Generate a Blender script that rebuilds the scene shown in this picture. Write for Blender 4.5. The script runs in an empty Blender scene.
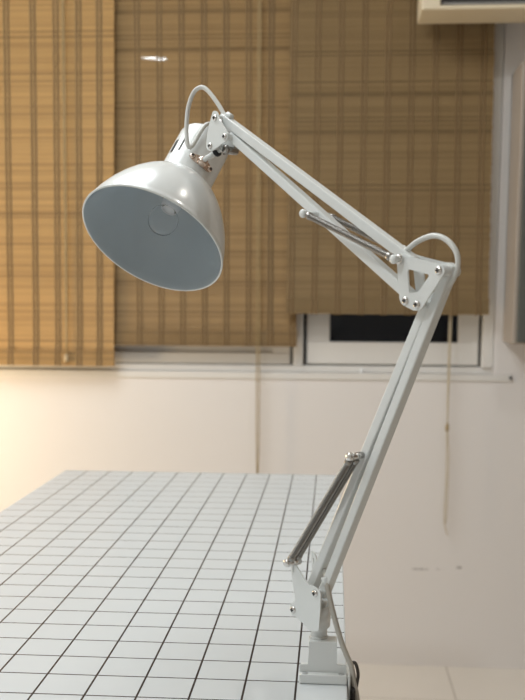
import bpy, bmesh, math, random
from mathutils import Vector, Matrix
random.seed(7)
sc = bpy.context.scene
COL = sc.collection
V = Vector
PI = math.pi

# ------------------------------------------------------------------ materials
def mat(name, color, rough=0.5, metal=0.0, coat=0.0, spec=0.5, bump=None, trans=0.0, vary=None):
    m = bpy.data.materials.new(name); m.use_nodes = True
    nt = m.node_tree; b = nt.nodes['Principled BSDF']
    b.inputs['Base Color'].default_value = (*color, 1)
    b.inputs['Roughness'].default_value = rough
    b.inputs['Metallic'].default_value = metal
    b.inputs['Coat Weight'].default_value = coat
    b.inputs['Coat Roughness'].default_value = 0.08
    b.inputs['Specular IOR Level'].default_value = spec
    b.inputs['Transmission Weight'].default_value = trans
    tc = nt.nodes.new('ShaderNodeTexCoord')
    if vary:
        n = nt.nodes.new('ShaderNodeTexNoise'); n.inputs['Scale'].default_value = vary[0]
        n.inputs['Detail'].default_value = 4
        nt.links.new(tc.outputs['Object'], n.inputs['Vector'])
        r = nt.nodes.new('ShaderNodeValToRGB')
        r.color_ramp.elements[0].position = .3; r.color_ramp.elements[1].position = .7
        r.color_ramp.elements[0].color = (*[c * (1 - vary[1]) for c in color], 1)
        r.color_ramp.elements[1].color = (*[min(1, c * (1 + vary[1])) for c in color], 1)
        nt.links.new(n.outputs['Fac'], r.inputs['Fac'])
        nt.links.new(r.outputs['Color'], b.inputs['Base Color'])
    if bump:
        n = nt.nodes.new('ShaderNodeTexNoise'); n.inputs['Scale'].default_value = bump[0]
        nt.links.new(tc.outputs['Object'], n.inputs['Vector'])
        bp = nt.nodes.new('ShaderNodeBump'); bp.inputs['Strength'].default_value = bump[1]
        bp.inputs['Distance'].default_value = 0.002
        nt.links.new(n.outputs['Fac'], bp.inputs['Height'])
        nt.links.new(bp.outputs['Normal'], b.inputs['Normal'])
    return m

def math_node(nt, op, a, b=None, c=None):
    n = nt.nodes.new('ShaderNodeMath'); n.operation = op
    for i, v in enumerate((a, b, c)):
        if v is None: continue
        if isinstance(v, (int, float)): n.inputs[i].default_value = v
        else: nt.links.new(v, n.inputs[i])
    return n.outputs[0]

def mixcol(nt, fac, c1, c2):
    n = nt.nodes.new('ShaderNodeMix'); n.data_type = 'RGBA'
    if isinstance(fac, (int, float)): n.inputs[0].default_value = fac
    else: nt.links.new(fac, n.inputs[0])
    for i, c in ((6, c1), (7, c2)):
        if isinstance(c, tuple): n.inputs[i].default_value = (*c, 1)
        else: nt.links.new(c, n.inputs[i])
    return n.outputs[2]

def grid_mat(name, base, line, pitch, half, rough, offx=0.0, offy=0.0, coat=0.0, xlim=1e3):
    m = mat(name, base, rough, coat=coat); nt = m.node_tree; b = nt.nodes['Principled BSDF']
    tc = nt.nodes.new('ShaderNodeTexCoord'); sx = nt.nodes.new('ShaderNodeSeparateXYZ')
    nt.links.new(tc.outputs['Object'], sx.inputs[0])
    def dist(o, off):
        t = math_node(nt, 'ADD', o, off)
        t = math_node(nt, 'DIVIDE', t, pitch)
        t = math_node(nt, 'ADD', t, 0.5)
        t = math_node(nt, 'FRACT', t)
        t = math_node(nt, 'SUBTRACT', t, 0.5)
        t = math_node(nt, 'ABSOLUTE', t)
        return math_node(nt, 'LESS_THAN', t, half / pitch)
    f = math_node(nt, 'MAXIMUM', dist(sx.outputs[0], offx), dist(sx.outputs[1], offy))
    f = math_node(nt, 'MULTIPLY', f, math_node(nt, 'LESS_THAN', math_node(nt, 'ABSOLUTE', sx.outputs[0]), xlim))
    nz = nt.nodes.new('ShaderNodeTexNoise'); nz.inputs['Scale'].default_value = 9
    nt.links.new(tc.outputs['Object'], nz.inputs['Vector'])
    bc = mixcol(nt, nz.outputs['Fac'], tuple(c * .95 for c in base), base)
    nt.links.new(mixcol(nt, f, bc, line), b.inputs['Base Color'])
    return m

def bamboo_mat(name, pitch, dark, light, seed, glint_coat=None):
    m = mat(name, light, 0.55, coat=0.0); nt = m.node_tree; b = nt.nodes['Principled BSDF']
    tc = nt.nodes.new('ShaderNodeTexCoord'); sx = nt.nodes.new('ShaderNodeSeparateXYZ')
    nt.links.new(tc.outputs['Object'], sx.inputs[0])
    z = math_node(nt, 'DIVIDE', sx.outputs[2], pitch)
    idx = math_node(nt, 'FLOOR', z)
    w1 = nt.nodes.new('ShaderNodeTexWhiteNoise'); w1.noise_dimensions = '1D'
    nt.links.new(math_node(nt, 'ADD', idx, seed), w1.inputs['W'])
    # wider bands of like-toned strips
    n2 = nt.nodes.new('ShaderNodeTexNoise'); n2.noise_dimensions = '1D'; n2.inputs['Detail'].default_value = 2
    n2.inputs['Scale'].default_value = 1
    nt.links.new(math_node(nt, 'MULTIPLY_ADD', idx, 0.27, seed * 1.7), n2.inputs['W'])
    # grain along each strip
    mp = nt.nodes.new('ShaderNodeMapping'); mp.inputs['Scale'].default_value = (9, 1, 320)
    nt.links.new(tc.outputs['Object'], mp.inputs[0])
    n3 = nt.nodes.new('ShaderNodeTexNoise'); n3.inputs['Scale'].default_value = 1; n3.inputs['Detail'].default_value = 3
    nt.links.new(mp.outputs[0], n3.inputs['Vector'])
    f = math_node(nt, 'POWER', w1.outputs['Value'], 0.55)
    f = math_node(nt, 'MULTIPLY', f, 0.55)
    f = math_node(nt, 'MULTIPLY_ADD', n2.outputs['Fac'], 0.46, f)
    f = math_node(nt, 'MULTIPLY_ADD', n3.outputs['Fac'], 0.35, f)
    f = math_node(nt, 'SUBTRACT', f, 0.18)
    f.node.use_clamp = True
    col = mixcol(nt, f, dark, light)
    # a few very dark strips
    drk = math_node(nt, 'LESS_THAN', w1.outputs['Value'], 0.08)
    col = mixcol(nt, math_node(nt, 'MULTIPLY', drk, 0.25), col, tuple(c * .45 for c in dark))
    nt.links.new(col, b.inputs['Base Color'])
    if glint_coat:   # flat gloss spots added to place a ceiling-light glint: (x, z, half width, half height)
        tot = None
        for (gx, gz, hx, hz) in glint_coat:
            dx = math_node(nt, 'DIVIDE', math_node(nt, 'SUBTRACT', sx.outputs[0], gx), hx)
            dz = math_node(nt, 'DIVIDE', math_node(nt, 'SUBTRACT', sx.outputs[2], gz), hz)
            d = math_node(nt, 'ADD', math_node(nt, 'MULTIPLY', dx, dx), math_node(nt, 'MULTIPLY', dz, dz))
            g = math_node(nt, 'SUBTRACT', 1.0, d); g.node.use_clamp = True
            tot = g if tot is None else math_node(nt, 'MAXIMUM', tot, g)
        nt.links.new(tot, b.inputs['Coat Weight'])
        b.inputs['Coat Roughness'].default_value = 0.09
        cn = nt.nodes.new('ShaderNodeCombineXYZ'); cn.inputs[1].default_value = -1
        nt.links.new(cn.outputs[0], b.inputs['Coat Normal'])
    return m

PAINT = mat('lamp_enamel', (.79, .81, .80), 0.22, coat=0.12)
INNER = mat('lamp_enamel_shaded', (.50, .57, .62), 0.25, coat=0.3)  # white enamel too; the blue-grey shade inside is put into its colour
CHROME = mat('chrome', (.72, .70, .68), 0.16, 1.0)
STEEL = mat('spring_steel', (.34, .325, .305), 0.26, 1.0)
COPPER = mat('plated_swivel', (.72, .60, .52), 0.2, 1.0)
DARK = mat('black_rubber', (.012, .012, .014), 0.45)
BLACKP = mat('black_plastic', (.015, .013, .012), 0.35)
CABLE = mat('white_pvc', (.72, .72, .69), 0.4)
CABLE2 = mat('grey_pvc', (.56, .53, .475), 0.45)
COLLAR = mat('white_ceramic', (.85, .86, .88), 0.35)
BRASS = mat('brass', (.62, .42, .24), 0.3, 1.0)
GLASS = mat('bulb_glass', (1, 1, 1), 0.0, trans=1.0); GLASS.node_tree.nodes['Principled BSDF'].inputs['IOR'].default_value = 1.22
PANE = mat('window_glass', (1, 1, 1), 0.0, trans=1.0); PANE.node_tree.nodes['Principled BSDF'].inputs['IOR'].default_value = 1.25
FROST = mat('frosted_glass', (.72, .70, .68), 0.35)
TABLE = grid_mat('white_grid_laminate', (.72, .755, .77), (.02, .02, .025), 0.05, 0.00105, 0.26, xlim=.2985)
EDGE = mat('white_edge_band', (.78, .79, .79), 0.4)
LEGM = mat('white_powder_coat', (.75, .75, .75), 0.45)
FLOORM = grid_mat('beige_floor_tile', (.76, .71, .645), (.44, .39, .34), 0.30, 0.002, 0.4, offx=-0.045, offy=0.032)
CEILM = mat('ceiling_paint', (.82, .81, .79), 0.8, bump=(120, .1))
SIDEM = mat('side_wall_paint', (.72, .72, .715), 0.7, bump=(120, .1))
WINM = mat('window_white', (.78, .76, .73), 0.4)
GASKET = mat('window_gasket', (.34, .33, .315), 0.6)
CASTM = mat('aircon_cream', (.80, .70, .52), 0.45)
LOUV = mat('aircon_louvre_grey', (.34, .33, .32), 0.4)
CABM = mat('cabinet_taupe', (.40, .345, .295), 0.5, vary=(3, .06))
CABD = mat('cabinet_door_dark', (.11, .115, .105), 0.35)
STITCH = mat('blind_stitching', (.20, .127, .058), 0.85)
CORD = mat('jute_cord', (.38, .285, .15), 0.8, vary=(200, .2))
CORDW = mat('pale_cord', (.55, .47, .34), 0.8)
KNOB = mat('wood_knob', (.50, .38, .23), 0.5)
SLATP = 0.0052
GLINT_COAT = [(-.1319, -.3515, .032, .0040), (-.1049, -.3555, .024, .0055), (-.0839, -.435, .005, .006)]  # where the added glint spots sit on the middle blind
BAM_W = bamboo_mat('bamboo_warm_lit', SLATP, (.32, .19, .074), (.67, .435, .185), 3.0)  # left blind: warm lamplight put into a lighter, yellower bamboo
BAM_M = bamboo_mat('bamboo_half_lit', SLATP, (.23, .142, .060), (.47, .315, .147), 41.0, GLINT_COAT)  # middle blind: weaker light put into the bamboo tone
BAM_R = bamboo_mat('bamboo_dim_lit', SLATP, (.19, .124, .055), (.385, .27, .135), 87.0)  # right blind: dimmest light put into the bamboo tone

def wall_material():
    m = mat('wall_paint', (.76, .705, .655), 0.65, bump=(140, .12)); nt = m.node_tree; b = nt.nodes['Principled BSDF']
    tc = nt.nodes.new('ShaderNodeTexCoord'); sx = nt.nodes.new('ShaderNodeSeparateXYZ')
    nt.links.new(tc.outputs['Object'], sx.inputs[0])
    nz = nt.nodes.new('ShaderNodeTexNoise'); nz.inputs['Scale'].default_value = 110
    nt.links.new(tc.outputs['Object'], nz.inputs['Vector'])
    tot = None
    for x, z, hx, hz, th in ((.858, .307, .026, .0030, .38), (.918, .309, .012, .0026, .5), (.976, .315, .009, .0042, .3)):
        dx = math_node(nt, 'DIVIDE', math_node(nt, 'SUBTRACT', sx.outputs[0], x), hx)
        dz = math_node(nt, 'DIVIDE', math_node(nt, 'SUBTRACT', sx.outputs[2], z), hz)
        d = math_node(nt, 'ADD', math_node(nt, 'MULTIPLY', dx, dx), math_node(nt, 'MULTIPLY', dz, dz))
        g = math_node(nt, 'LESS_THAN', d, 1.0)
        g = math_node(nt, 'MULTIPLY', g, math_node(nt, 'GREATER_THAN', nz.outputs['Fac'], th))
        tot = g if tot is None else math_node(nt, 'MAXIMUM', tot, g)
    n2 = nt.nodes.new('ShaderNodeTexNoise'); n2.inputs['Scale'].default_value = 1.6
    nt.links.new(tc.outputs['Object'], n2.inputs['Vector'])
    base = mixcol(nt, n2.outputs['Fac'], (.81, .78, .762), (.84, .805, .787))
    nt.links.new(mixcol(nt, math_node(nt, 'MULTIPLY', tot, .5), base, (.14, .11, .10)), b.inputs['Base Color'])
    return m
WALLM = wall_material()

# ------------------------------------------------------------------ mesh helpers (world coordinates)
def new(): return bmesh.new()

def box(bm, x0, x1, y0, y1, z0, z1, bev=0.0, seg=2):
    t = bmesh.new()
    bmesh.ops.create_cube(t, size=1)
    for v in t.verts:
        v.co = V(((x0 + x1) / 2 + v.co.x * (x1 - x0), (y0 + y1) / 2 + v.co.y * (y1 - y0), (z0 + z1) / 2 + v.co.z * (z1 - z0)))
    if bev: bmesh.ops.bevel(t, geom=list(t.edges), offset=bev, segments=seg, affect='EDGES', profile=.5)
    merge(bm, t)

def merge(bm, t, slot=None):
    mp = {}
    for v in t.verts: mp[v] = bm.verts.new(v.co)
    for f in t.faces:
        try:
            nf = bm.faces.new([mp[v] for v in f.verts]); nf.smooth = f.smooth
            nf.material_index = f.material_index if slot is None else slot
        except ValueError: pass
    t.free()

def frame(axis):
    a = V(axis).normalized()
    r = V((0, 0, 1)) if abs(a.z) < .95 else V((1, 0, 0))
    u = a.cross(r).normalized(); return a, u, a.cross(u)

def lathe(bm, org, axis, prof, seg=32, smooth=True, uv=None, slot=0, skip=None):
    """prof: list of (distance along axis, radius)."""
    a, u, w = frame(axis)
    if uv: u, w = uv
    o = V(org); rings = []
    for (l, r) in prof:
        if r < 1e-7: rings.append([bm.verts.new(o + a * l)])
        else: rings.append([bm.verts.new(o + a * l + (u * math.cos(2 * PI * k / seg) + w * math.sin(2 * PI * k / seg)) * r) for k in range(seg)])
    for i in range(len(rings) - 1):
        A, B = rings[i], rings[i + 1]
        for k in range(seg):
            if skip and skip(i, k): continue
            k2 = (k + 1) % seg
            if len(A) == 1 and len(B) == 1: continue
            if len(A) == 1: vs = [A[0], B[k], B[k2]]
            elif len(B) == 1: vs = [A[k], A[k2], B[0]]
            else: vs = [A[k], A[k2], B[k2], B[k]]
            f = bm.faces.new(vs); f.smooth = smooth; f.material_index = slot
    return rings

def cyl(bm, p0, p1, r, seg=20, bev=0.0, slot=0):
    p0, p1 = V(p0), V(p1); L = (p1 - p0).length
    b = min(bev, r * .6, L * .4)
    prof = [(0, 0), (0, r - b), (b, r), (L - b, r), (L, r - b), (L, 0)] if b else [(0, 0), (0, r), (L, r), (L, 0)]
    lathe(bm, p0, p1 - p0, prof, seg, True, slot=slot)

def spline(pts, n=8):
    P = [V(p) for p in pts]; P = [P[0] * 2 - P[1]] + P + [P[-1] * 2 - P[-2]]; out = []
    for i in range(1, len(P) - 2):
        for k in range(n):
            t = k / n; p0, p1, p2, p3 = P[i - 1:i + 3]
            out.append(.5 * ((2 * p1) + (p2 - p0) * t + (2 * p0 - 5 * p1 + 4 * p2 - p3) * t * t + (3 * p1 - p0 - 3 * p2 + p3) * t ** 3))
    out.append(P[-2]); return out

def tube(bm, pts, r, seg=10, slot=0):
    pts = [V(p) for p in pts]; n = len(pts)
    t0 = (pts[1] - pts[0]).normalized(); _, u, _ = frame(t0); rings = []
    for i, p in enumerate(pts):
        t = (pts[min(i + 1, n - 1)] - pts[max(i - 1, 0)]).normalized()
        u = (u - t * u.dot(t)).normalized(); w = t.cross(u)
        rr = r(i / (n - 1)) if callable(r) else r
        rings.append([bm.verts.new(p + (u * math.cos(2 * PI * k / seg) + w * math.sin(2 * PI * k / seg)) * rr) for k in range(seg)])
    for i in range(n - 1):
        for k in range(seg):
            f = bm.faces.new([rings[i][k], rings[i][(k + 1) % seg], rings[i + 1][(k + 1) % seg], rings[i + 1][k]])
            f.smooth = True; f.material_index = slot
    for R, rev in ((rings[0], True), (rings[-1], False)):
        f = bm.faces.new(list(reversed(R)) if rev else R); f.material_index = slot

def rounded(poly, r, n=5):
    out = []; N = len(poly)
    for i in range(N):
        p = V((*poly[i], 0)); a = V((*poly[i - 1], 0)) - p; b = V((*poly[(i + 1) % N], 0)) - p
        rr = r[i] if isinstance(r, (list, tuple)) else r
        d = min(rr, a.length * .45, b.length * .45)
        p0 = p + a.normalized() * d; p1 = p + b.normalized() * d
        for k in range(n + 1):
            t = k / n; q = p0 * (1 - t) ** 2 + p * 2 * t * (1 - t) + p1 * t * t
            out.append((q.x, q.y))
    return out

def plate(bm, poly, place, w0, w1, holes=()):
    """extrude a 2D outline (with holes) between depths w0 and w1; place(a, b, w) -> world point."""
    t = bmesh.new(); edges = []
    for loop in [poly] + list(holes):
        vs = [t.verts.new((a, b, 0)) for a, b in loop]
        for i in range(len(vs)): edges.append(t.edges.new((vs[i], vs[(i + 1) % len(vs)])))
    r = bmesh.ops.triangle_fill(t, edges=edges, use_beauty=True)
    faces = [g for g in r['geom'] if isinstance(g, bmesh.types.BMFace)] or list(t.faces)
    ex = bmesh.ops.extrude_face_region(t, geom=list(t.faces))
    top = {g for g in ex['geom'] if isinstance(g, bmesh.types.BMVert)}
    for v in t.verts:
        a, b = v.co.x, v.co.y
        v.co = place(a, b, w1 if v in top else w0)
    bmesh.ops.recalc_face_normals(t, faces=list(t.faces))
    merge(bm, t)

def beam(bm, p0, p1, side, hw, hd, bev=0.0012):
    """rectangular bar from p0 to p1; half width hw across, half depth hd along side."""
    p0, p1 = V(p0), V(p1); a = (p1 - p0).normalized(); s = V(side).normalized(); c = a.cross(s)
    t = bmesh.new(); bmesh.ops.create_cube(t, size=1); L = (p1 - p0).length; m = (p0 + p1) / 2
    for v in t.verts: v.co = m + a * (v.co.x * L) + s * (v.co.y * 2 * hd) + c * (v.co.z * 2 * hw)
    bmesh.ops.recalc_face_normals(t, faces=list(t.faces))
    bmesh.ops.bevel(t, geom=list(t.edges), offset=bev, segments=2, affect='EDGES', profile=.5)
    merge(bm, t)

# ------------------------------------------------------------------ object helpers
def tag(o, label=None, cat=None, group=None, kind=None):
    if label: o['label'] = label
    if cat: o['category'] = cat
    if group: o['group'] = group
    if kind: o['kind'] = kind
    return o

def thing(name, loc, label, cat, group=None):
    o = bpy.data.objects.new(name, None); COL.objects.link(o); o.location = loc
    o.empty_display_size = .05
    return tag(o, label, cat, group)

def origin(o):
    p = V((0, 0, 0))
    while o is not None: p += o.location; o = o.parent
    return p

def obj(name, bm, mats, parent=None, sharp=35, recalc=True):
    if recalc: bmesh.ops.recalc_face_normals(bm, faces=list(bm.faces))
    off = origin(parent) if parent else V((0, 0, 0))
    c = V((0, 0, 0))
    for v in bm.verts: v.co -= off
    me = bpy.data.meshes.new(name); bm.to_mesh(me); bm.free()
    for m in (mats if isinstance(mats, (list, tuple)) else [mats]): me.materials.append(m)
    o = bpy.data.objects.new(name, me); COL.objects.link(o)
    if parent: o.parent = parent
    return o

def structure(name, bm, m, parent=None):
    o = obj(name, bm, m, parent)
    if parent is None: o['kind'] = 'structure'
    return o

# ------------------------------------------------------------------ the room
WY = 2.03                               # inner face of the back wall
WX0, WX1, WZ0, WZ1 = -1.15, 1.058, 0.905, 2.10   # window opening
XL, XR, YF, ZC = -1.75, 2.3, -2.6, 2.62
bm = new(); box(bm, XL, XR, YF, 2.2, -.05, 0); structure('floor', bm, FLOORM)
bm = new(); box(bm, XL, XR, YF, 2.2, ZC, ZC + .05); structure('ceiling', bm, CEILM)
bm = new(); box(bm, XL - .1, XL, YF, 2.2, 0, ZC); structure('wall_left', bm, SIDEM)
bm = new(); box(bm, XR, XR + .1, YF, 2.2, 0, ZC); structure('wall_right', bm, mat('wall_right_paint', (.34, .27, .21), .6, vary=(4, .08)))
bm = new(); box(bm, XL, XR, YF - .1, YF, 0, ZC); structure('wall_front', bm, SIDEM)
bm = new()
box(bm, XL, XR, WY, 2.2, 0, WZ0)
box(bm, XL, WX0, WY, 2.2, WZ0, WZ1)
box(bm, WX1, XR, WY, 2.2, WZ0, WZ1)
box(bm, XL, XR, WY, 2.2, WZ1, ZC)
structure('wall_back', bm, WALLM)
# sill board
bm = new(); box(bm, WX0 - .03, WX1 + .055, 2.0255, WY - .0005, .886, .9065, .0015)
sill = structure('trim_1', bm, WINM)
bm = new(); cyl(bm, (1.108, 2.0250, .8975), (1.108, 2.0205, .8975), .0045, 12, .001); obj('screw', bm, DARK, sill)

# window: outer frame, mullion, sashes, panes
wy0, wy1 = 2.045, 2.14
bm = new()
box(bm, WX0, WX1, wy0, wy1, WZ0 + .001, .926, .003)
box(bm, WX0, WX1, wy0, wy1, WZ1 - .035, WZ1 - .001, .003)
box(bm, WX0 + .001, WX0 + .03, wy0, wy1, .926, WZ1 - .035, .003)
box(bm, 1.024, WX1 - .001, wy0 - .012, wy1, .926, WZ1 - .035, .003)
box(bm, .462, .492, wy0, wy1, .926, WZ1 - .035, .003)
win = structure('window_1', bm, WINM)
def sash(x0, x1, z0, z1, y, st, rail, px0=None, px1=None, pmat=PANE):
    b = new()
    a0, a1 = px0 or x0 + st, px1 or x1 - st
    box(b, x0, x1, y, y + .03, z0, z0 + rail, .003); box(b, x0, x1, y, y + .03, z1 - st, z1, .003)
    box(b, x0, a0, y, y + .03, z0 + rail, z1 - st, .003); box(b, a1, x1, y, y + .03, z0 + rail, z1 - st, .003)
    s = obj('window_sash', b, WINM, win)
    b = new(); box(b, a0 - .004, a1 + .004, y + .012, y + .017, z0 + rail - .004, z1 - st + .004)
    obj('window_pane', b, pmat, s)
    b = new()   # dark seal round the sash
    g = .0038
    box(b, x0 - g, x1 + g, y + .006, y + .028, z0 - g, z0); box(b, x0 - g, x0, y + .006, y + .028, z0, z1); box(b, x1, x1 + g, y + .006, y + .028, z0, z1)
    obj('seal', b, GASKET, s)
    return s
sash(.504, 1.0145, .9315, 2.06, 2.052, .06, .067, .572, .955)
sash(-.34, .452, .9285, 2.06, 2.054, .05, .035, pmat=FROST)
sash(-1.11, -.352, .9285, 2.06, 2.052, .05, .05)

# ------------------------------------------------------------------ roll-up bamboo blinds
def blind(label, x0t, x1t, x0, x1, zb, zt, y, m, stripes, cord_x, cord_end, cord_kind, yref):
    k = (y + .9326) / (yref + .9326)      # keeps its width in the room as it hangs closer to the wall
    x0t, x1t, x0, x1, cord_x = [.5808 + (v - .5808) * k for v in (x0t, x1t, x0, x1, cord_x)]
    stripes = [.5808 + (v - .5808) * k for v in stripes]; zb = 1.1247 + (zb - 1.1247) * k
    xc = (x0 + x1) / 2
    root = thing('bamboo_blind', (xc, y, zt), label, 'blind', 'woven bamboo blinds over the window')
    rnd = random.Random(label)
    def X(f, z):      # slight flare of the hanging blind
        k = (z - zb) / (zt - zb)
        a = x0 + (x0t - x0) * k; b = x1 + (x1t - x1) * k
        return a + (b - a) * f
    bm = new(); n = int((zt - zb - .045) / SLATP); z = zb + .045
    z = math.ceil((z - zt) / SLATP) * SLATP + zt
    while z < zt - .03:
        d = rnd.uniform(-.0006, .0006); h = SLATP
        e0, e1 = rnd.uniform(-.0012, .0012), rnd.uniform(-.0012, .0012)
        prof = [(-.0002, .0012), (.0009, -.0014), (SLATP * .5, -.0024), (h - .0009, -.0014), (h + .0002, .0012)]
        A = [bm.verts.new((X(0, z) + e0, y + dy + d, z + dz)) for dz, dy in prof]
        B = [bm.verts.new((X(1, z) + e1, y + dy + d, z + dz)) for dz, dy in prof]
        for k in range(4):
            f = bm.faces.new((A[k], B[k], B[k + 1], A[k + 1]))
        bm.faces.new((A[0], B[0], B[4], A[4])); bm.faces.new(A); bm.faces.new(list(reversed(B)))
        z += SLATP
    obj('slat_panel', bm, m, root)
    # folded hem at the foot
    bm = new(); z = math.ceil((zb - zt) / SLATP) * SLATP + zt
    while z < zb + .046:
        prof = [(0, .004), (.0008, -.0088), (SLATP * .5, -.0102), (SLATP - .0008, -.0088), (SLATP, .004)]
        A = [bm.verts.new((X(0, z) - .001, y + dy, z + dz)) for dz, dy in prof]
        B = [bm.verts.new((X(1, z) + .001, y + dy, z + dz)) for dz, dy in prof]
        for k in range(4): bm.faces.new((A[k], B[k], B[k + 1], A[k + 1]))
        bm.faces.new((A[0], B[0], B[4], A[4])); bm.faces.new(A); bm.faces.new(list(reversed(B)))
        z += SLATP
    obj('bottom_hem', bm, m, root)
    # vertical stitching: pairs of threads woven over the strips
    bm = new()
    for sx in stripes:
        f = (sx - x0t) / (x1t - x0t)
        for k, off in enumerate((-.0055, .0055)):
            wd = .0029 + rnd.uniform(-.0004, .0005)
            prev = None; z = zb + .001; zz = []
            while z < zt: zz.append(z); z += .0115
            for i, z in enumerate(zz):
                yy = y - .0028 - (.0004 if i % 2 else 0)
                if z < zb + .05: yy = y - .0108
                c = X(f, z) + off + rnd.uniform(-.0006, .0006)
                q = [bm.verts.new((c - wd, yy, z)), bm.verts.new((c, yy - .0007, z)), bm.verts.new((c + wd, yy, z)), bm.verts.new((c, yy + .0008, z))]
                if prev:
                    for j in range(4): bm.faces.new((prev[j], prev[(j + 1) % 4], q[(j + 1) % 4], q[j]))
                else: bm.faces.new(q)
                prev = q
            bm.faces.new(prev)
    obj('stitching', bm, STITCH, root)
    bm = new(); box(bm, x0t - .004, x1t + .004, y - .006, y + .012, zt - .03, zt, .003); obj('head_rail', bm, m, root)
    # pull cord
    bm = new(); cy = y - .016
    if cord_kind == 'loop':
        a = spline([(cord_x - .003, cy, zt - .03), (cord_x - .0035, cy, 1.4), (cord_x - .003, cy, (zb + cord_end) / 2), (cord_x, cy, cord_end)], 10)
        b = spline([(cord_x + .003, cy, zt - .03), (cord_x + .0035, cy, 1.4), (cord_x + .0045, cy, (zb + cord_end) / 2), (cord_x + .001, cy, cord_end)], 10)
        tube(bm, a, .0021, 6); tube(bm, b, .0021, 6)
        pc = obj('pull_cord', bm, CORD, root)
    elif cord_kind == 'tail':      # runs down behind the strips
        cy = y + .009
        a = spline([(cord_x + .003, cy, zt - .03), (cord_x + .001, cy, 1.3), (cord_x, cy, 1.0), (cord_x + .002, cy, .76), (cord_x + .004, cy, .60), (cord_x + .002, cy, .49), (cord_x + .005, cy, .45), (cord_x + .013, cy, cord_end)], 10)
        b = spline([(cord_x + .008, cy, zt - .03), (cord_x + .006, cy, 1.3), (cord_x + .005, cy, 1.0), (cord_x + .003, cy, .755)], 10)
        c = spline([(cord_x + .003, cy, .755), (cord_x + .0095, cy, .66), (cord_x + .009, cy, .52), (cord_x + .007, cy, .46)], 10)
        tube(bm, a, .0021, 6); tube(bm, b, .0021, 6); tube(bm, c, .0018, 6)
        pc = obj('pull_cord', bm, CORDW, root)
        bm = new(); lathe(bm, (cord_x + .0025, cy, .738), (0, 0, 1), [(0, 0), (0, .004), (.008, .0062), (.02, .005), (.026, .0028), (.026, 0)], 12)
        obj('cord_knob', bm, CORD, pc)
    else:
        a = spline([(cord_x + .006, cy, zt - .03), (cord_x + .003, cy, 1.4), (cord_x, cy, cord_end)], 12)
        b = spline([(cord_x + .012, cy, zt - .03), (cord_x + .008, cy, 1.4), (cord_x + .001, cy, cord_end)], 12)
        tube(bm, a, .002, 6); tube(bm, b, .002, 6)
        pc = obj('pull_cord', bm, CORD, root)
        bm = new(); lathe(bm, (cord_x, cy - .002, cord_end - .022), (0, 0, 1), [(0, 0), (0, .006), (.006, .0088), (.017, .007), (.024, .004), (.024, 0)], 14)
        obj('cord_knob', bm, KNOB, pc)
    return root

def steps(a, b, d): 
    out = []; x = a
    while x < b: out.append(x); x += d
    return out
ZT = 2.17
blind('honey bamboo blind hanging lowest, at the left beside the warm light', -.99, -.049, -1.0, -.0655, .9235, ZT, 1.985, BAM_W,
      [-.362 - .0693 * k for k in range(8, 0, -1)] + [-.362, -.285, -.218, -.152, -.092], -.2045, .957, 'knob', 1.95)
blind('brown bamboo blind behind the lamp head, set back between the other two', -.12, .47, -.12, .4737, .985, ZT, 2.008, BAM_M,
      steps(.006, .46, .0645), .361, .55, 'loop', 1.985)
blind('olive brown bamboo blind hanging shortest, at the right over the dark pane', .4495, 1.0155, .4448, 1.0275, 1.0795, ZT, 1.985, BAM_R,
      steps(.462, 1.01, .0655), .9185, .424, 'tail', 1.965)

# ------------------------------------------------------------------ things on the back wall
ac = thing('air_conditioner', (1.25, WY, 1.884), 'cream wall air conditioner with dark outlet, above the right-hand blind', 'air conditioner')
AX0, AX1, AY0, AY1, AZ = .802, 1.62, 1.80, 1.94, 1.884
bm = new()
box(bm, AX0, AX1, AY0, AY1, AZ, AZ + .012, .004)            # underside
box(bm, AX0, AX0 + .050, AY0, AY1, AZ + .006, AZ + .30, .004)
box(bm, AX1 - .05, AX1, AY0, AY1, AZ + .006, AZ + .30, .004)
box(bm, AX0 + .04, AX1 - .04, AY0, AY1, AZ + .105, AZ + .30, .004)
box(bm, AX0 + .04, AX1 - .04, AY1 - .012, AY1, AZ + .006, AZ + .12)
obj('housing', bm, CASTM, ac)
bm = new(); box(bm, AX0 + .052, AX1 - .052, AY0 + .05, AY0 + .06, AZ + .013, AZ + .103); obj('outlet', bm, BLACKP, ac)
bm = new()
plate(bm, [(0, 0), (.045, .010), (.045, .013), (0, .004)], lambda a, b, w: V((w, AY0 + .002 + a, AZ + .0135 + b)), AX0 + .056, AX1 - .056)
obj('louvre', bm, LOUV, ac)
bm = new(); box(bm, 1.08, 1.56, AY1, WY, AZ + .05, AZ + .25, .003); obj('mounting_plate', bm, CASTM, ac)

cb = thing('wall_cabinet', (1.25, WY, 1.004), 'taupe wall cabinet with dark door at the right edge, beside the olive blind', 'cabinet')
bm = new(); box(bm, 1.0815, 1.50, 1.872, WY, 1.004, 1.768, .004); obj('cabinet_body', bm, CABM, cb)
bm = new(); box(bm, 1.092, 1.492, 1.853, 1.8715, 1.009, 1.760, .003); dr = obj('door', bm, CABD, cb)
bm = new(); tube(bm, spline([(1.45, 1.853, 1.33), (1.45, 1.832, 1.34), (1.45, 1.832, 1.44), (1.45, 1.853, 1.45)], 6), .004, 8); obj('handle', bm, CHROME, dr)

hk = thing('hook', (.669, 2.0368, .905), 'tiny white peg standing on the window sill below the dark pane', 'hook')
bm = new(); lathe(bm, (.669, 2.0368, .9052), (0, 0, 1), [(0, 0), (0, .0055), (.006, .0055), (.009, .0035), (.016, .003), (.018, 0)], 12)
obj('peg', bm, COLLAR, hk)

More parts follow.
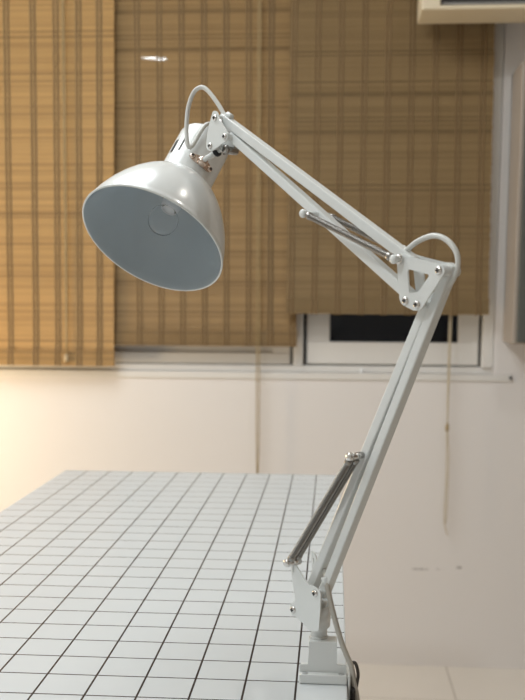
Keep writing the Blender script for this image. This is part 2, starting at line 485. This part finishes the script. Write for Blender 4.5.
# ------------------------------------------------------------------ desk
desk = thing('desk', (.3, .45, 0), 'white desk with a black grid pattern on its top, under the lamp', 'desk')
TY0, TY1 = -.25, 1.1638
bm = new(); box(bm, 0, .6, TY0, TY1, .725, .75, .0015); obj('tabletop', bm, TABLE, desk)
bm = new()
box(bm, .05, .55, TY0 + .06, TY0 + .08, .675, .7248); box(bm, .05, .55, TY1 - .08, TY1 - .06, .675, .7248)
box(bm, .07, .09, TY0 + .08, TY1 - .08, .675, .7248); box(bm, .51, .53, TY0 + .08, TY1 - .08, .675, .7248)
obj('apron', bm, LEGM, desk)
for x in (.05, .515):
    for y in (TY0 + .06, TY1 - .095):
        bm = new(); box(bm, x - .004, x + .039, y - .004, y + .039, 0, .7245, .003); obj('leg', bm, LEGM, desk)

# ------------------------------------------------------------------ the lamp
TH = math.radians(47)
O = V((.5759, .013, .75)); D = V((math.cos(TH), -math.sin(TH), 0)); NW = V((math.sin(TH), math.cos(TH), 0)); UP = V((0, 0, 1))
def P(s, z, w=0.0): return O + D * s + UP * z + NW * w
lamp = thing('desk_lamp', (.5759, .013, .75), 'white swing-arm desk lamp clamped to the right edge of the grid desk', 'lamp')

def screw(parent, p, n, r=.0036, m=CHROME, name='screw'):
    """pan-head screw; a dark cross on top paints the shade of its recess."""
    b = new(); n = V(n).normalized(); p = V(p)
    lathe(b, p, n, [(-.0005, 0), (-.0005, r), (.0006, r), (.0014, r * .86), (.0021, r * .5), (.0023, 0)], 16, slot=0)
    a, u, w = frame(n)
    for s in (u, w):
        o2 = s.cross(n); c = p + n * .0023
        t = bmesh.new(); bmesh.ops.create_cube(t, size=1)
        for v in t.verts: v.co = c + s * (v.co.x * r * 1.05) + o2 * (v.co.y * r * .32) + n * (v.co.z * .0005)
        merge(b, t, 1)
    return obj(name, b, [m, DARK], parent)

# clamp on the table edge
bm = new()
box(bm, .5527, .5997, -.005, .0035, .7502, .7598, .0012)                  # front lip
box(bm, .5527, .603, .0035, .045, .7502, .7535, .001)                    # foot plate
plate(bm, [(.5527, .7535), (.5992, .7535), (.5992, .7672), (.5896, .7676), (.5894, .7905), (.5624, .7905), (.5608, .7672), (.5527, .7668)],
      lambda a, b, w: V((a, w, b)), .0036, .0056)                        # upright sheet
box(bm, .5616, .5892, .0056, .0225, .7535, .7905, .0010)                 # socket block
box(bm, .6004, .6030, -.005, .045, .69, .7598, .0008)                    # side jaw
box(bm, .545, .6030, -.005, .045, .687, .690, .0008)                      # lower jaw
clamp = obj('clamp', bm, PAINT, lamp)
RIVET = mat('grey_rivet', (.42, .43, .43), 0.4)
for x in (.5585, .5940):
    bm = new(); lathe(bm, (x, -.001, .7597), (0, 0, 1), [(0, 0), (0, .0030), (.0004, .0030), (.0007, .0020), (.0007, 0)], 16); obj('rivet', bm, RIVET, clamp)
bm = new(); cyl(bm, (.57, .02, .655), (.57, .02, .712), .004, 14); cyl(bm, (.57, .02, .712), (.57, .02, .7245), .011, 18, .002)
lathe(bm, (.57, .02, .640), (0, 0, 1), [(0, 0), (0, .013), (.004, .015), (.012, .015), (.015, .012), (.015, 0)], 10, False)
obj('clamp_screw', bm, BLACKP, lamp)
bm = new(); box(bm, .6034, .6080, -.010, .03, .700, .7470, .002); obj('dark_edge_block', bm, BLACKP, lamp)  # plain black block beside the side jaw

# swivel post and base bracket
bm = new(); cyl(bm, P(-.0065, .0403), P(-.0065, .078), .0080, 24, .0008); cyl(bm, P(-.0065, .0402), P(-.0065, .0425), .0090, 24, .0006)
obj('swivel_post', bm, PAINT, lamp)
CW, CT = .0135, .0015
ck = [(-.0345, .1160), (-.0285, .1135), (-.0088, .0967), (.0030, .0965), (.0106, .0930), (.0106, .0808), (.0085, .0535), (-.0036, .0500), (-.0225, .0585), (-.0345, .0600), (-.0350, .0700), (-.0262, .0745), (-.0318, .0955)]
ckr = rounded(ck, [.003, .003, .006, .006, .006, .006, .003, .004, .004, .005, .005, .004, .02])
slot = [(-.0312, .1105), (-.0297, .1100), (-.0288, .1045), (-.0300, .1043)]
bm = new()
plate(bm, ckr, P, -CW - CT / 2, -CW + CT / 2, [slot])
rk = rounded([(-.0345, .1215), (-.0290, .1195), (-.0150, .0960), (-.0060, .0880), (-.0040, .0800), (-.0050, .0535), (-.0120, .0500), (-.0247, .0585), (-.0375, .0600), (-.0375, .0690), (-.0270, .0745), (-.0318, .0955)], [.003, .003, .006, .006, .004, .003, .004, .004, .005, .005, .004, .02])
plate(bm, rk, P, CW - CT / 2, CW + CT / 2, [[(a, b + .004) for a, b in slot]])
web = []
for k in range(13):      # rounded web joining the cheeks
    t = k / 12; s_ = .0082 - .0128 * t + .0050 * math.sin(PI * t); w_ = -CW + 2 * CW * t
    web.append([bm.verts.new(P(s_ + d_, z_, w_)) for d_, z_ in ((0, .0530), (0, .0755), (-.0014, .0755), (-.0014, .0530))])
for k in range(12):
    for j in range(4):
        f = bm.faces.new((web[k][j], web[k][(j + 1) % 4], web[k + 1][(j + 1) % 4], web[k + 1][j])); f.smooth = j in (0, 2)
bm.faces.new(web[0]); bm.faces.new(web[-1])
cyl(bm, P(.0016, .0897, -CW), P(.0016, .0897, .0060), .0035); cyl(bm, P(-.0296, .0655, -CW), P(-.0296, .0655, CW), .0035)
br = obj('base_bracket', bm, PAINT, lamp)
FR = -CW - CT / 2
screw(br, P(.0028, .0902, FR), -NW, .0037); screw(br, P(-.0296, .0655, FR), -NW, .0037)
bm = new(); bm.free()

# arms
HW, HD = .0047, .0050
b1, b2 = P(.0016, .0897), P(-.0290, .0661); e1, e2, e3, e4 = P(.1489, .3990), P(.1259, .3708), P(.1128, .3740), P(.1056, .4091)
h1, h2, h3 = P(-.1648, .5631), P(-.1478, .5421), P(-.1732, .5355)
def ext(a, b, ea, eb):
    d = (b - a).normalized(); return a - d * ea, b + d * eb
def bar(name, a, b, ea, eb):
    b_ = new(); p, q = ext(a, b, ea, eb); beam(b_, p, q, NW, HW, HD, .0013)
    d = (q - p).normalized(); c = d.cross(NW).normalized()
    return obj(name, b_, PAINT, lamp)
bar('lower_arm', b1, e1, .006, .006); bar('lower_arm', b2, e2, .005, .004)
bar('upper_arm', h1, e4, .004, .005); bar('upper_arm', h2, e3, .004, .004)

# elbow bracket: two triangular cheeks with a cut-out
el = [(.1010, .4150), (.1125, .4118), (.1505, .4045), (.1562, .3985), (.1300, .3665), (.1232, .3655), (.1090, .3705), (.1058, .3745), (.1012, .4085)]
CE = .0066
elr = rounded(el, [.004, .004, .006, .005, .005, .005, .005, .004, .004])
cut = rounded([(.1140, .4010), (.1392, .3956), (.1268, .3815), (.1165, .3805)], [.003, .003, .003, .002])
bm = new()
plate(bm, elr, P, -CW - CT / 2, -CW + CT / 2, [cut]); plate(bm, rounded([(.1010, .4150), (.1125, .4118), (.1470, .4045), (.1510, .3985), (.1280, .3680), (.1232, .3665), (.1100, .3710), (.1070, .3745), (.1012, .4085)], .004), P, CE - CT / 2, CE + CT / 2, [cut])
cyl(bm, P(.1489, .3990, -CW), P(.1489, .3990, CE + .001), .0052); cyl(bm, P(.1259, .3708, -CW), P(.1259, .3708, CE), .0033)
cyl(bm, P(.1128, .3740, -CW), P(.1128, .3740, CE), .0033); cyl(bm, P(.1056, .4091, -CW), P(.1056, .4091, CE), .0033)
eb = obj('elbow_bracket', bm, PAINT, lamp)
for q in ((.1489, .3990), (.1259, .3708), (.1128, .3740)): screw(eb, P(*q, FR), -NW, .0037)

# head bracket
hd = [(-.1690, .5712), (-.1620, .5695), (-.1570, .5600), (-.1425, .5440), (-.1450, .5378), (-.1728, .5293), (-.1820, .5340), (-.1785, .5524)]
hdr = rounded(hd, [.005, .005, .005, .005, .005, .006, .005, .02])
HWD, HR = .0115, .0066
bm = new()
plate(bm, hdr, P, -HWD - CT / 2, -HWD + CT / 2); plate(bm, hdr, P, HR - CT / 2, HR + CT / 2)
for q in ((-.1648, .5631), (-.1478, .5421), (-.1732, .5355)): cyl(bm, P(*q, -HWD), P(*q, HR), .0036)
hb = obj('head_bracket', bm, PAINT, lamp)
for q in ((-.1648, .5631), (-.1478, .5421), (-.1732, .5355)): screw(hb, P(*q, -HWD - CT / 2), -NW, .0033)
bm = new(); cyl(bm, P(-.1560, .5300, -.004), P(-.1560, .5300, .010), .0042, 16, .001); cyl(bm, P(-.1560, .5300, -.006), P(-.1560, .5300, -.004), .0055, 6)
obj('lock_nut', bm, STEEL, hb)

# tension springs with their cross bolts
def spring(a, b, name='tension_spring'):
    a, b = V(a), V(b); d = (b - a).normalized(); _, u, w = frame(d); L = (b - a).length
    bm = new(); r, pitch, wire = .0027, .00120, .00052
    s0, s1 = .0055, L - .0055; turns = (s1 - s0) / pitch; n = int(turns * 9)
    pts = []
    for i in range(n + 1):
        t = i / n; ang = 2 * PI * turns * t
        pts.append(a + d * (s0 + (s1 - s0) * t) + (u * math.cos(ang) + w * math.sin(ang)) * r)
    tube(bm, pts, wire, 5)
    cyl(bm, a + d * (s0 - .001), a + d * (s0 + .0040), .0036, 14, .0005); cyl(bm, b - d * (s0 + .0040), b - d * (s0 - .001), .0036, 14, .0005)
    sp = obj(name, bm, STEEL, lamp)
    for p, dd in ((a, d), (b, -d)):
        k = new(); tube(k, [p + dd * .006 + u * .0012, p + dd * .004 + u * .0024, p + u * .0028 - dd * .0006, p - dd * .0026, p - u * .0028 - dd * .0006, p - u * .0022 + dd * .003], .0006, 6)
        obj('hook_end', k, CHROME, sp)
    return sp
la, lb = (-.0316, .1142), (.0550, .2325)
spring(P(*la, -.0192), P(*lb, -.0190)); spring(P(*la, -.0098), P(*lb, -.0100))
ua, ub = (-.0120, .4545), (.1056, .4091)
spring(P(*ua, -.0205), P(*ub, -.0205)); spring(P(*ua, .0095), P(*ub, .0095))
def bolt(q, w0, w1, m=CHROME, r=.0027):
    bm = new(); cyl(bm, P(*q, w0), P(*q, w1), r, 14)
    lathe(bm, P(*q, w0), -NW, [(-.003, 0), (-.003, .0034), (-.001, .0040), (.0010, .0040), (.0022, .0030), (.0024, 0)], 16)
    return obj('spring_bolt', bm, m, lamp)
bolt(la, -.0215, -.0052, r=.0040); bolt(lb, -.0215, -.0045, r=.0032); bolt(ua, -.0225, .0115, PAINT); bolt(ub, -.0225, .0125, PAINT)
bm = new(); cyl(bm, P(.1056, .4091, -.0180), P(.1056, .4091, -.0143), .0042, 16, .0008); obj('lock_nut', bm, CHROME, eb)

# shade: dome on an axis that opens down towards the desk
SC = V((.3876, .1195, 1.1857)); A = V((.3036, .5730, .7613)).normalized()
U = A.cross(UP).normalized(); W2 = A.cross(U)
R, HA, NR, JL = .0792, .09472, .0297, .085
prof = [(0, R), (-.0006, R + .0009), (-.0002, R + .0017), (.0008, R + .0018), (.0016, R + .0010)]
outer = []
for i in range(1, 31):
    l = JL * (1 - (1 - i / 30) ** 1.25)
    outer.append((l, R * math.sqrt(1 - (l / HA) ** 1.4) + .0006))
inner = [(max(0, l - .0014), r - .0016) for l, r in reversed(outer)]
bm = new()
rings = lathe(bm, SC, A, [(0, R - .0004), (-.0008, R), (-.0009, R + .0008), (-.0002, R + .0016), (.0008, R + .0016)] + outer, 72, uv=(U, W2), slot=0)
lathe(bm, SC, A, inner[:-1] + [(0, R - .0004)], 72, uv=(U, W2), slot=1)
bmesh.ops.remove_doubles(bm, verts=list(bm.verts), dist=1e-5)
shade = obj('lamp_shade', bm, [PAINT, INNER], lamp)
# neck with vent slots cut through
jl = outer[-1][0]
NS = 72
ls = [jl - .003, jl + .001, JL + .0205, JL + .0405, .146, .150, .1535, .1560, .1575, .1580]
rs = [NR + .0009, NR + .0004, NR, NR, NR, NR - .0012, NR - .0045, NR - .010, NR - .018, .0045]
def slotskip(i, k):
    deg = (k * 360 / NS + 180) % 360 - 180
    for c in (-109, -87.5, 71, 92.5):
        if abs(deg + 2.5 - c) < 3.6 and i == 2: return True
    return False
bm = new(); lathe(bm, SC, A, list(zip(ls, rs)), NS, uv=(U, W2), skip=slotskip)
lathe(bm, SC, A, list(zip([l - .001 for l in ls], [r - .0013 for r in rs])), NS, uv=(U, W2), skip=slotskip)
neck = obj('shade_neck', bm, PAINT, lamp)
bm = new(); lathe(bm, SC, A, [(jl - .002, NR - .004), (.145, NR - .004), (.150, .004)], 40, uv=(U, W2)); obj('socket_sleeve', bm, BLACKP, neck)
bm = new(); lathe(bm, SC + A * .1575, A, [(0, .0055), (.003, .0055), (.005, .004), (.005, .0026)], 16); obj('grommet', bm, CABLE, neck)

# chrome swivel between neck and head bracket
def onneck(l, deg, r): return SC + A * l + (U * math.cos(math.radians(deg)) + W2 * math.sin(math.radians(deg))) * r
bm = new()
LCH = .1005
strip = []
for k in range(17):
    dg = -57 + 56 * k / 16; e = abs(k - 8) / 8
    hwid = .0052 * math.sqrt(max(.06, 1 - e ** 2.6)) if e > .3 else .0052
    strip.append((dg, hwid))
rows = []
for dg, hwid in strip:
    rows.append([bm.verts.new(onneck(LCH + s * hwid, dg, NR + t)) for s, t in ((-1, .0003), (-1, .0018), (1, .0018), (1, .0003))])
for i in range(16):
    for j in range(4): bm.faces.new((rows[i][j], rows[i][(j + 1) % 4], rows[i + 1][(j + 1) % 4], rows[i + 1][j]))
bm.faces.new(rows[0]); bm.faces.new(rows[-1])
def radial(deg): return U * math.cos(math.radians(deg)) + W2 * math.sin(math.radians(deg))
bc = onneck(LCH, -29, NR + .0012); rd = radial(-29)
lathe(bm, bc, rd, [(0, .0062), (.003, .0060), (.0055, .0046), (.0065, .0030)], 20)
sw = obj('shade_swivel', bm, COPPER, lamp)
screw(sw, onneck(LCH, -51, NR + .0018), radial(-51), .0033, COPPER); screw(sw, onneck(LCH, -8, NR + .0018), radial(-8), .0033, COPPER)
bm = new(); end = P(-.1700, .5335); st = bc + rd * .0045
tube(bm, spline([st, st + rd * .006, end - (end - st).normalized() * .004, end], 6), .0028, 12)
obj('swivel_stem', bm, PAINT, sw)
dd = (end - st).normalized()
bm = new(); p = st + (end - st) * .62 + rd * .001; cyl(bm, p, p + dd * .0045, .0054, 18, .0008); obj('washer', bm, DARK, sw)

# bulb
bm = new(); lathe(bm, SC + A * .062, A, [(0, .010), (0, .0148), (.035, .0148), (.045, .012)], 28); sk = obj('bulb_socket', bm, BRASS, lamp)
bm = new(); lathe(bm, SC + A * .046, A, [(0, 0), (0, .0092), (.003, .0105), (.014, .0112), (.0165, .0104)], 28); cl = obj('bulb_collar', bm, COLLAR, lamp)
bm = new(); bp = [(.0458, .0075)] + [(.0300 + .0165 * math.cos(t), .0165 * math.sin(t)) for t in [.5 + (PI - .5) * k / 18 for k in range(19)]]
bp[-1] = (bp[-1][0], 0)
bp += [(l + .0006 if r == 0 else l, max(0, r - .0006)) for l, r in reversed(bp[:])]
bp.append(bp[0])
lathe(bm, SC, A, bp, 32); obj('light_bulb', bm, GLASS, lamp)

# power cord in its visible stretches
bm = new()
loop = [P(-.150, .5535, .004), P(-.1600, .5650, 0), (.4640, .1330, 1.3166), (.4546, .1410, 1.3317), (.4428, .1500, 1.3465), (.4347, .1540, 1.3500), (.4267, .1570, 1.3444), (.4210, .1580, 1.3284),
        (.4197, .1550, 1.3069), (.4211, .1510, 1.2916), (.4241, .1510, 1.2870), (.4282, .1580, 1.2937), (.4344, .1660, 1.3071), (.4392, .1730, 1.3146), (.4430, .1850, 1.3165), (.4425, .2020, 1.3140), SC + A * .163, SC + A * .157]
tube(bm, spline(loop, 8), .00235, 10)
obj('power_cord', bm, CABLE, lamp)
bm = new()
tube(bm, spline([P(.092, .4200, .004), P(.0986, .4175), P(.1118, .4246), P(.129, .4286), P(.1433, .4249), P(.1541, .4151), P(.1568, .4044), P(.1525, .3925), P(.1460, .3850), P(.139, .372)], 8), .0024, 10)
obj('power_cord', bm, CABLE, lamp)
bm = new()
tube(bm, spline([(.5765, .0140, .8600), (.5778, .006, .8535), (.5800, .003, .8428), (.5850, .004, .8210), (.5934, .005, .7915), (.5995, .005, .7760), (.6038, .004, .7660), (.6072, .002, .7480), (.6100, .001, .7330), (.6115, .002, .70), (.611, .01, .60), (.607, .03, .40), (.60, .06, .2), (.60, .12, .03), (.62, .25, .0045), (.72, .5, .0042), (.85, .9, .0042)], 10), .0027, 10)
pc = obj('power_cord', bm, CABLE2, lamp)
bm = new(); tube(bm, spline([(.6045, .007, .7690), (.6075, .006, .7690), (.6098, .004, .7640), (.6106, .003, .7570), (.6096, .003, .7490), (.6085, .004, .7410)], 8), .0017, 8); obj('cable_tie', bm, mat('dark_brown_tie', (.055, .045, .038), .5), pc)
for q, d in (((.5777, .006, .8520), (0.25, -.1, -1)),):
    bm = new(); d = V(d).normalized(); cyl(bm, V(q) - d * .004, V(q) + d * .004, .0042, 14, .0008); obj('cable_clip', bm, PAINT, pc)
bm = new(); q = P(-.1560, .5650, 0); d = (e4 - h1).normalized(); cyl(bm, q - d * .005, q + d * .004, .0034, 12, .0008); obj('cable_clip', bm, PAINT, pc)

# ------------------------------------------------------------------ lights of the room
def area(name, loc, size, power, color, target=None, shape='DISK'):
    l = bpy.data.lights.new(name, 'AREA'); l.energy = power; l.color = color; l.shape = shape; l.size = size
    o = bpy.data.objects.new(name, l); COL.objects.link(o); o.location = loc
    if target is not None: o.rotation_euler = (V(target) - V(loc)).to_track_quat('-Z', 'Y').to_euler()
    return o
area('ceiling_light', (-.50, -1.15, 2.56), .26, 13, (.90, .97, 1.0))
area('ceiling_panel', (-.3, .60, 2.58), 1.4, 27, (.91, .97, 1.0))
area('ceiling_spot', (1.20, .585, 2.54), .06, 3.5, (1.0, .95, .88))
l = bpy.data.lights.new('warm_lamp', 'POINT'); l.energy = 15; l.color = (1.0, .74, .42); l.shadow_soft_size = .09
o = bpy.data.objects.new('warm_lamp', l); COL.objects.link(o); o.location = (-.88, 1.52, .80)

w = bpy.data.worlds.new('night'); sc.world = w; w.use_nodes = True
w.node_tree.nodes['Background'].inputs[0].default_value = (.010, .012, .018, 1)
w.node_tree.nodes['Background'].inputs[1].default_value = .1

# ------------------------------------------------------------------ camera
F, PITCH, YAW, ROLL = 984.33, .125, .0705, .0058
cam = bpy.data.cameras.new('camera'); co = bpy.data.objects.new('camera', cam); COL.objects.link(co)
cam.sensor_fit = 'AUTO'; cam.sensor_width = 36; cam.lens = 36 * F / 700
cam.shift_y = 72.9 / 700
fw = V((-math.sin(YAW) * math.cos(PITCH), math.cos(YAW) * math.cos(PITCH), -math.sin(PITCH)))
rt = V((math.cos(YAW), math.sin(YAW), 0)); up = rt.cross(fw)
cr, sr = math.cos(ROLL), math.sin(ROLL)
rt2 = rt * cr + up * sr; up2 = up * cr - rt * sr
M = Matrix((rt2, up2, -fw)).transposed().to_4x4(); M.translation = V((.5808, -.9326, 1.1247))
co.matrix_world = M
cam.clip_start = .05
cam.dof.use_dof = True; cam.dof.focus_distance = 1.02; cam.dof.aperture_fstop = 8.5
sc.camera = co

vs = sc.view_settings
sc.display_settings.display_device = 'sRGB'
vs.view_transform = 'Standard'; vs.look = 'None'; vs.exposure = .14; vs.gamma = 1; vs.use_curve_mapping = False
sc.cycles.max_bounces = 12; sc.cycles.use_denoising = True
